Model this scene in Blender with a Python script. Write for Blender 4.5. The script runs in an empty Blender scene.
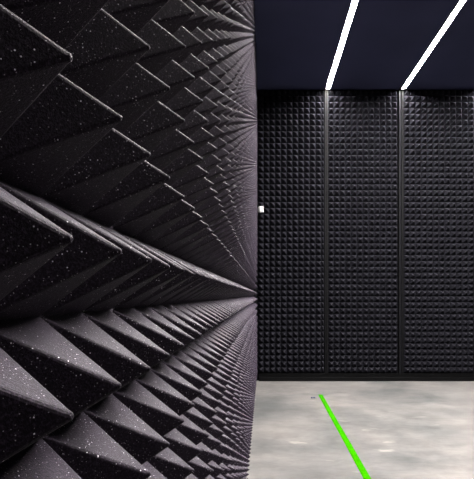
import bpy, math, random
random.seed(4)
P = 0.09                      # pyramid pitch in metres
EYE = 14.6                    # eye height above the floor, in pitches
CEIL = 49.5                   # ceiling height, in pitches
BACK = 89.4                   # distance to the back wall, in pitches
H = 0.85                      # pyramid height
TIPX = -1.056                 # tip plane of the left foam
RIGHT = 47.6
REAR = -26.0
LEFTX = TIPX - H - 0.35       # left wall face
F = 526.0

sc = bpy.context.scene
COL = sc.collection

def tag(o, label=None, cat=None, group=None, kind=None):
    if label: o['label'] = label
    if cat: o['category'] = cat
    if group: o['group'] = group
    if kind: o['kind'] = kind
    return o

# ------------------------------------------------------------------ materials
def new_mat(name):
    m = bpy.data.materials.new(name); m.use_nodes = True
    nt = m.node_tree
    b = nt.nodes['Principled BSDF']
    return m, nt, b

def N(nt, t, **kw):
    n = nt.nodes.new(t)
    for k, v in kw.items():
        if k in n.inputs: n.inputs[k].default_value = v
        else: setattr(n, k, v)
    return n

def ramp(nt, src, stops):
    r = nt.nodes.new('ShaderNodeValToRGB')
    cr = r.color_ramp
    while len(cr.elements) < len(stops): cr.elements.new(0.5)
    for e, (p, c) in zip(cr.elements, stops):
        e.position = p; e.color = (c[0], c[1], c[2], 1) if len(c) > 2 else (c[0],)*3+(1,)
    nt.links.new(src, r.inputs[0])
    return r.outputs[0]

def plain(name, col, rough=0.6, metal=0.0, noise=0.0, scale=20, spec=0.5):
    m, nt, b = new_mat(name)
    b.inputs['Specular IOR Level'].default_value = spec
    b.inputs['Roughness'].default_value = rough
    b.inputs['Metallic'].default_value = metal
    tc = N(nt, 'ShaderNodeTexCoord')
    nz = N(nt, 'ShaderNodeTexNoise', Scale=scale, Detail=4.0)
    nt.links.new(tc.outputs['Object'], nz.inputs['Vector'])
    lo = [c*(1-noise) for c in col]; hi = [min(1, c*(1+noise)) for c in col]
    nt.links.new(ramp(nt, nz.outputs['Fac'], [(0.3, lo), (0.7, hi)]), b.inputs['Base Color'])
    return m

def foam_mat(name, base, glint_col, sheen, detail=True, gloss=0.62):
    m, nt, b = new_mat(name)
    b.inputs['Roughness'].default_value = gloss
    b.inputs['Specular IOR Level'].default_value = 0.08
    b.inputs['Sheen Weight'].default_value = sheen
    b.inputs['Sheen Roughness'].default_value = 0.35
    b.inputs['Sheen Tint'].default_value = (0.86, 0.82, 1.0, 1)
    tc = N(nt, 'ShaderNodeTexCoord')
    nz = N(nt, 'ShaderNodeTexNoise', Scale=650.0, Detail=4.0, Roughness=0.7)
    nt.links.new(tc.outputs['Object'], nz.inputs['Vector'])
    c0 = ramp(nt, nz.outputs['Fac'], [(0.35, [c*0.55 for c in base]), (0.5, base), (0.68, [min(1, c*3.4) for c in base])])
    out = c0
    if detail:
        # open-cell glints painted into the base colour: a few small fine voronoi cells
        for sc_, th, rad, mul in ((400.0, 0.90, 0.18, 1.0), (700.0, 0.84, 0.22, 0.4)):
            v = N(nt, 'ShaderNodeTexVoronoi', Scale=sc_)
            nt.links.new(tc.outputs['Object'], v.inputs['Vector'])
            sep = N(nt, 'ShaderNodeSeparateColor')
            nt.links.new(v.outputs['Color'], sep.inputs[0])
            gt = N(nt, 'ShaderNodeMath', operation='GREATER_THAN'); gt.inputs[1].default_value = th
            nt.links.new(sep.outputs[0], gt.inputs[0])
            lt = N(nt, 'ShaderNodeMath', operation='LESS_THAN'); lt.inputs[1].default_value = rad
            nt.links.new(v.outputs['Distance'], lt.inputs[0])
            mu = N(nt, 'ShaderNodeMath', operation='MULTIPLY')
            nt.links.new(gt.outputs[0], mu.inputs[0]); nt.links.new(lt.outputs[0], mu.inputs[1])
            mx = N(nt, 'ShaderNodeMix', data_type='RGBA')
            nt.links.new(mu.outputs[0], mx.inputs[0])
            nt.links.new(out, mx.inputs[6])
            mx.inputs[7].default_value = (glint_col[0]*mul, glint_col[1]*mul, glint_col[2]*mul, 1)
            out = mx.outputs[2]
        bp = N(nt, 'ShaderNodeBump', Strength=0.5, Distance=0.0012)
        nt.links.new(nz.outputs['Fac'], bp.inputs['Height'])
        nt.links.new(bp.outputs[0], b.inputs['Normal'])
    nt.links.new(out, b.inputs['Base Color'])
    return m

FOAM = foam_mat('glint_painted_foam', (0.0135, 0.0098, 0.0158), (0.95, 0.90, 1.0), 0.12)
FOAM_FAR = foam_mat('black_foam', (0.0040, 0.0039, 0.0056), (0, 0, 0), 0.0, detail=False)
WALL = plain('wall_paint', (0.003, 0.003, 0.004), 0.8, spec=.05, noise=0.2)
CEILM = plain('ceiling_paint', (0.050, 0.056, 0.112), 0.75, spec=.2, noise=0.12, scale=1.2)
BASEB = plain('baseboard_paint', (0.0018, 0.0018, 0.002), 0.5, spec=.04, noise=0.1)
RAIL = plain('rail_metal', (0.0025, 0.0025, 0.0028), 0.5, spec=.06, noise=0.15, scale=60)
HOUSE = plain('lamp_housing', (0.05, 0.05, 0.055), 0.5, noise=0.1)
WHITE = plain('white_plastic', (0.3, 0.3, 0.3), 0.4, noise=0.03)
GREYP = plain('grey_plastic', (0.08, 0.08, 0.08), 0.5, noise=0.05)
TAPE = plain('green_tape', (0.012, 0.100, 0.0002), 0.9, spec=.0, noise=0.12, scale=6)
BLUE = plain('blue_paper', (0.005, 0.009, 0.05), 0.6, noise=0.1)

def floor_mat():
    m, nt, b = new_mat('concrete')
    tc = N(nt, 'ShaderNodeTexCoord')
    def noise(scale, detail, rough, dist=0.0, stretch=(1, 1, 1), off=(0, 0, 0)):
        mp = N(nt, 'ShaderNodeMapping'); mp.inputs['Scale'].default_value = stretch
        mp.inputs['Location'].default_value = off
        nt.links.new(tc.outputs['Object'], mp.inputs['Vector'])
        n = N(nt, 'ShaderNodeTexNoise', Scale=scale, Detail=detail, Roughness=rough, Distortion=dist)
        nt.links.new(mp.outputs[0], n.inputs['Vector'])
        return n.outputs['Fac']
    big = ramp(nt, noise(0.9, 5, 0.6, 0.6), [(0.32, (0.052, 0.0535, 0.0535)), (0.5, (0.084, 0.0805, 0.079)), (0.68, (0.116, 0.107, 0.102))])
    mid = ramp(nt, noise(2.6, 8, 0.65, 1.2, (0.6, 1.2, 1), (3, 7, 0)), [(0.3, (0.66,)*3), (0.5, (0.88,)*3), (0.66, (1.0,)*3)])
    fine = ramp(nt, noise(11, 8, 0.75, 1.0, (0.6, 1.3, 1)), [(0.32, (0.74,)*3), (0.62, (1.0,)*3)])
    mx = N(nt, 'ShaderNodeMix', data_type='RGBA', blend_type='MULTIPLY'); mx.inputs[0].default_value = 1
    nt.links.new(big, mx.inputs[6]); nt.links.new(mid, mx.inputs[7])
    m2 = N(nt, 'ShaderNodeMix', data_type='RGBA', blend_type='MULTIPLY'); m2.inputs[0].default_value = 1
    nt.links.new(mx.outputs[2], m2.inputs[6]); nt.links.new(fine, m2.inputs[7])
    # pale trowel marks
    sc1 = ramp(nt, noise(3.2, 3, 0.5, 0.3, (0.7, 1.6, 1), (11, 2, 0)), [(0.66, (0,)*3), (0.72, (1,)*3)])
    m3 = N(nt, 'ShaderNodeMix', data_type='RGBA')
    mm = N(nt, 'ShaderNodeMath', operation='MULTIPLY'); mm.inputs[1].default_value = 0.6
    nt.links.new(sc1, mm.inputs[0]); nt.links.new(mm.outputs[0], m3.inputs[0])
    nt.links.new(m2.outputs[2], m3.inputs[6]); m3.inputs[7].default_value = (0.165, 0.152, 0.140, 1)
    nt.links.new(m3.outputs[2], b.inputs['Base Color'])
    rr = ramp(nt, noise(3, 4, 0.6), [(0.3, (0.45,)*3), (0.7, (0.62,)*3)])
    nt.links.new(rr, b.inputs['Roughness'])
    b.inputs['Specular IOR Level'].default_value = 0.10
    return m
CONC = floor_mat()

# ------------------------------------------------------------------ mesh helpers
class MB:
    def __init__(s): s.v = []; s.f = []
    def box(s, x0, x1, y0, y1, z0, z1):
        i = len(s.v)
        s.v += [(x0,y0,z0),(x1,y0,z0),(x1,y1,z0),(x0,y1,z0),(x0,y0,z1),(x1,y0,z1),(x1,y1,z1),(x0,y1,z1)]
        s.f += [tuple(i+k for k in q) for q in ((0,3,2,1),(4,5,6,7),(0,1,5,4),(1,2,6,5),(2,3,7,6),(3,0,4,7))]
    def build(s, name, mat, parent=None, bevel=0, smooth=False):
        me = bpy.data.meshes.new(name); me.from_pydata(s.v, [], s.f)
        me.materials.append(mat); me.update()
        if smooth:
            for p in me.polygons: p.use_smooth = True
        o = bpy.data.objects.new(name, me); COL.objects.link(o)
        if parent: o.parent = parent
        if bevel:
            b = o.modifiers.new('bevel', 'BEVEL'); b.width = bevel; b.segments = 3; b.limit_method = 'ANGLE'
        return o
def empty(name, loc):
    o = bpy.data.objects.new(name, None); o.location = loc; COL.objects.link(o); return o

def foam_sheet(us, vs, wu, wv, r, h, slab, segs=3, jit=0.0, seams=()):
    """local frame: u,v in the sheet, w out of it (base of pyramids at w=0, slab behind).  Returns MB in (u,v,w)."""
    mb = MB()
    V, Fc = mb.v, mb.f
    ring = []                      # unit corner arcs
    for c, (sx, sy) in enumerate(((1,1),(-1,1),(-1,-1),(1,-1))):
        for k in range(segs+1):
            a = (c + k/segs)*math.pi/2
            ring.append((sx, sy, math.cos(a), math.sin(a)))
    n = len(ring)
    for u in us:
        for v in vs:
            i0 = len(V)
            ju = random.gauss(0, jit); jv = random.gauss(0, jit); jh = random.gauss(0, jit)
            slope_u = (wu/2)/h
            # levels: (inset fraction t, radius multiplier)
            tc = 1 - r/(min(wu, wv)/2)         # where the flat faces end
            levels = [(0.0, r*0.6), (tc*0.5, r), (tc, r)]
            for t, rr in levels:
                su = wu/2*(1-t); sv = wv/2*(1-t)
                for sx, sy, ca, sa in ring:
                    V.append((u+ju*t+sx*(su-rr)+rr*ca, v+jv*t+sy*(sv-rr)+rr*sa, (h+jh)*t))
            # dome
            zt = (h+jh)*tc
            for fr, dz in ((0.62, 0.55),):
                for sx, sy, ca, sa in ring:
                    V.append((u+ju*tc+r*fr*ca, v+jv*tc+r*fr*sa, zt + r*dz*1.2))
            V.append((u+ju*tc, v+jv*tc, zt + r*0.95))
            for L in range(3):
                a = i0+L*n; b = a+n
                for k in range(n):
                    k2 = (k+1) % n
                    Fc.append((a+k, a+k2, b+k2, b+k))
            a = i0+3*n; tip = i0+4*n
            for k in range(n):
                Fc.append((a+k, a+(k+1) % n, tip))
    u0, u1 = min(us)-wu/2, max(us)+wu/2
    v0, v1 = min(vs)-wv/2, max(vs)+wv/2
    mb.box(u0, u1, v0, v1, -slab, 0.004)
    return mb

ROWS = [-12.68 + n for n in range(48)]        # heights of the tips relative to the eye

# ------------------------------------------------------------------ setting
def shell(name, x0, x1, y0, y1, z0, z1, mat):
    m = MB(); m.box(x0*P, x1*P, y0*P, y1*P, z0*P, z1*P)
    return tag(m.build(name, mat), kind='structure')
T = 1.5
shell('floor', LEFTX-T, RIGHT+T, REAR-T, BACK+T+.5, -T, 0, CONC)
shell('ceiling', LEFTX-T, RIGHT+T, REAR-T, BACK+T+.5, CEIL, CEIL+T, CEILM)
shell('wall_left', LEFTX-T, LEFTX, REAR, BACK+.4, 0, CEIL, WALL)
shell('wall_right', RIGHT, RIGHT+T, REAR, BACK+.4, 0, CEIL, WALL)
shell('wall_back', LEFTX-T, RIGHT+T, BACK+.4, BACK+.4+T, 0, CEIL, WALL)
shell('wall_front', LEFTX-T, RIGHT+T, REAR-T, REAR, 0, CEIL, WALL)
# baseboards: a tall board with a thin lip on top
def board(name, horizontal):
    m = MB()
    if horizontal:
        x0, x1, y1 = TIPX+.2, RIGHT, BACK+.4
        m.box(x0*P, x1*P, (y1-.75)*P, y1*P, 0, .70*P)
        m.box(x0*P, x1*P, (y1-.55)*P, y1*P, .70*P, 1.30*P)
    else:
        m.box(LEFTX*P, (LEFTX+.45)*P, REAR*P, (BACK+.4)*P, 0, .55*P)
        m.box(LEFTX*P, (LEFTX+.30)*P, REAR*P, (BACK+.4)*P, .55*P, 1.30*P)
    return tag(m.build(name, BASEB, bevel=.004), kind='structure')
board('baseboard_back', True)
board('baseboard_left', False)

# ------------------------------------------------------------------ left foam
us = []
z = 2.92
for k in range(0, 87):
    g = 0.10*((k+8)//12) - 0.0
    y = 2.92 + k + (g if k > 3 else 0)
    if y < BACK-.15: us.append(y)
us = [2.92 - k for k in range(1, 15)][::-1] + us
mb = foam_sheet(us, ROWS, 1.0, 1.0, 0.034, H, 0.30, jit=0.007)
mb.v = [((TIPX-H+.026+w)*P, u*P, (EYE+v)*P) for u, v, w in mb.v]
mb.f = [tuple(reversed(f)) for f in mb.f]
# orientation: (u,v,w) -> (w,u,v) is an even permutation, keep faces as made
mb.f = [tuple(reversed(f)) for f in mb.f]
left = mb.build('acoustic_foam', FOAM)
tag(left, 'long black pyramid foam lining with painted glints on the left wall, huge in the foreground', 'acoustic foam')

# ------------------------------------------------------------------ back foam panels
def back_panel(x0, x1, ncol, label, cut=None):
    w = (x1-x0)/ncol
    cs = [x0+w*(i+.5) for i in range(ncol)]
    mb = foam_sheet(cs, ROWS, w, 1.0, 0.03, .88, 0.35, segs=1, jit=0.0)
    if cut:
        m2 = foam_sheet([(cut[0]+cut[1])/2], ROWS, cut[1]-cut[0], 1.0, 0.05, .55, 0.35, segs=1)
        i = len(mb.v); mb.v += m2.v; mb.f += [tuple(i+k for k in f) for f in m2.f]
    mb.v = [(u*P, (BACK-w_)*P, (EYE+v)*P) for u, v, w_ in mb.v]
    o = mb.build('acoustic_foam', FOAM_FAR)
    tag(o, label, 'acoustic foam', 'full-height foam panels on the back wall')
    return o
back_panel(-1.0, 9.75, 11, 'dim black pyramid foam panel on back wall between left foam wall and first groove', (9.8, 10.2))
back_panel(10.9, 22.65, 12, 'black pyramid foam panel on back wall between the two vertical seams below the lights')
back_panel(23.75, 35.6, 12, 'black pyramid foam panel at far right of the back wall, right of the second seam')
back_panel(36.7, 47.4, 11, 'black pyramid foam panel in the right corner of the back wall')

# vertical seams: slotted rails down the joints between the panels
def rail(xc, w, label):
    root = empty('joint_rail', (xc*P, BACK*P, 1.30*P))
    z0, z1 = 0.02*P, (CEIL-1.32)*P
    m = MB(); m.box(-w/2*P, w/2*P, -.02*P, .36*P, z0, z1)
    m.build('back_strip', WALL, root)
    for s in (-1, 1):
        f = MB(); c = s*(w/2-.08)
        f.box((c-.08)*P, (c+.08)*P, -.50*P, -.02*P, z0, z1)
        f.build('flange', RAIL, root)
    tag(root, label, 'joint rail', 'vertical joint rails on the back wall')
rail(10.60, .50, 'thin grey vertical rail in the back wall seam under the left light')
rail(23.2, .70, 'thin grey vertical rail in the back wall seam under the right light')

# ------------------------------------------------------------------ LED lights
def emis():
    m, nt, b = new_mat('lamp_glow')
    b.inputs['Base Color'].default_value = (0.9, 0.9, 0.88, 1)
    b.inputs['Emission Color'].default_value = (1.0, 0.96, 0.92, 1)
    b.inputs['Emission Strength'].default_value = 800
    return m
GLOW = emis()
def lamp(xc, label):
    y0, y1 = 11.0, BACK-1.0
    root = empty('linear_ceiling_light', (xc*P, 0, CEIL*P))
    w = .32
    m = MB()
    m.box((-w-.08)*P, (-w)*P, y0*P, y1*P, -.27*P, 0)
    m.box((w)*P, (w+.08)*P, y0*P, y1*P, -.27*P, 0)
    m.box(-w*P, w*P, y0*P, y1*P, -.06*P, 0)
    m.box((-w-.08)*P, (w+.08)*P, (y0-.15)*P, y0*P, -.27*P, 0)
    m.box((-w-.08)*P, (w+.08)*P, y1*P, (y1+.1)*P, -.27*P, 0)
    m.build('housing', HOUSE, root)
    d = MB()
    n = 14
    for i in range(n):
        a = y0+.02+(y1-y0-.04)*i/n; b = y0+.02+(y1-y0-.04)*(i+1)/n
        d.box((-w+.01)*P, (w-.01)*P, a*P, b*P, -.11*P, -.065*P)
    d.build('diffuser', GLOW, root)
    tag(root, label, 'ceiling light', 'linear ceiling lights')
lamp(10.75, 'glowing white linear ceiling light on the left, ending above the first back-wall seam')
lamp(23.45, 'glowing white linear ceiling light on the right, slanting to the top right corner')
lamp(36.2, 'white linear ceiling light nearest the right wall, beyond the edge of the photograph')

# ------------------------------------------------------------------ small things
m = MB()
ya, yb = 4.0, 77.0
n = 60; hw = .30
for i in range(n+1):
    y = ya+(yb-ya)*i/n
    wob = .012*math.sin(i*.35)
    for s in (-1, 1):
        for zz in (0.0005, 0.0018): m.v.append(((8.22+wob+s*hw)*P, y*P, zz))
for i in range(n):
    a = i*4; b = a+4
    m.f += [(a+1, a+3, b+3, b+1), (a, b, b+2, a+2), (a, a+1, b+1, b), (a+2, b+2, b+3, a+3)]
m.f += [(0, 2, 3, 1), (n*4, n*4+1, n*4+3, n*4+2)]
tag(m.build('floor_tape', TAPE), 'bright green tape line running straight along the grey concrete floor', 'floor tape')

# small blue scrap: a twisted bit of wrapping with two fanned ends
m = MB()
def blob(cx, cy, rx, ry, h, rings=3, seg=12):
    i0 = len(m.v)
    for r in range(rings):
        f = math.cos(r/rings*math.pi/2)
        for s in range(seg):
            a = 2*math.pi*s/seg
            k = 1+.25*math.sin(3*a)
            m.v.append((cx+rx*f*k*math.cos(a), cy+ry*f*math.sin(a), .0008+h*math.sin(r/rings*math.pi/2)))
    m.v.append((cx, cy, h+.0008))
    for r in range(rings-1):
        for s in range(seg):
            m.f.append((i0+r*seg+s, i0+r*seg+(s+1) % seg, i0+(r+1)*seg+(s+1) % seg, i0+(r+1)*seg+s))
    for s in range(seg): m.f.append((i0+(rings-1)*seg+s, i0+(rings-1)*seg+(s+1) % seg, i0+rings*seg))
    m.f.append(tuple(i0+s for s in range(seg))[::-1])
bx, by = 6.95*P, 74.5*P
blob(bx-.016, by, .012, .024, .014); blob(bx+.018, by, .012, .024, .014); blob(bx, by, .014, .008, .008)
tag(m.build('paper_scrap', BLUE, smooth=True), 'tiny dark blue scrap lying on the floor left of the green tape end', 'scrap')

# white box on the back wall
root = empty('wall_box', (-.40*P, (BACK-.78)*P, (EYE+14.3)*P))
m = MB(); m.box(-.62*P, .10*P, -.28*P, .10*P, -.5*P, .5*P); m.build('mounting_plate', GREYP, root, bevel=.002)
m = MB(); m.box(-.36*P, .33*P, -1.0*P, -.28*P, -.52*P, .52*P); m.build('housing', WHITE, root, bevel=.008)
tag(root, 'small white box fixed to the back wall beside the left foam edge', 'wall box')

# ------------------------------------------------------------------ world, camera
w = bpy.data.worlds.new('World'); sc.world = w; w.use_nodes = True
w.node_tree.nodes['Background'].inputs[0].default_value = (0, 0, 0, 1)
cam = bpy.data.cameras.new('camera'); co = bpy.data.objects.new('camera', cam); COL.objects.link(co)
co.location = (0, 0, EYE*P); co.rotation_euler = (math.pi/2, 0, 0)
cam.sensor_fit = 'HORIZONTAL'; cam.sensor_width = 36; cam.lens = F/474*36
cam.shift_x = -(264-237)/474; cam.shift_y = (295-239.5)/474
cam.clip_start = .005; cam.clip_end = 60
sc.camera = co
vs = sc.view_settings
vs.view_transform = 'Standard'; vs.look = 'None'; vs.gamma = 1; vs.use_curve_mapping = False
vs.exposure = 0
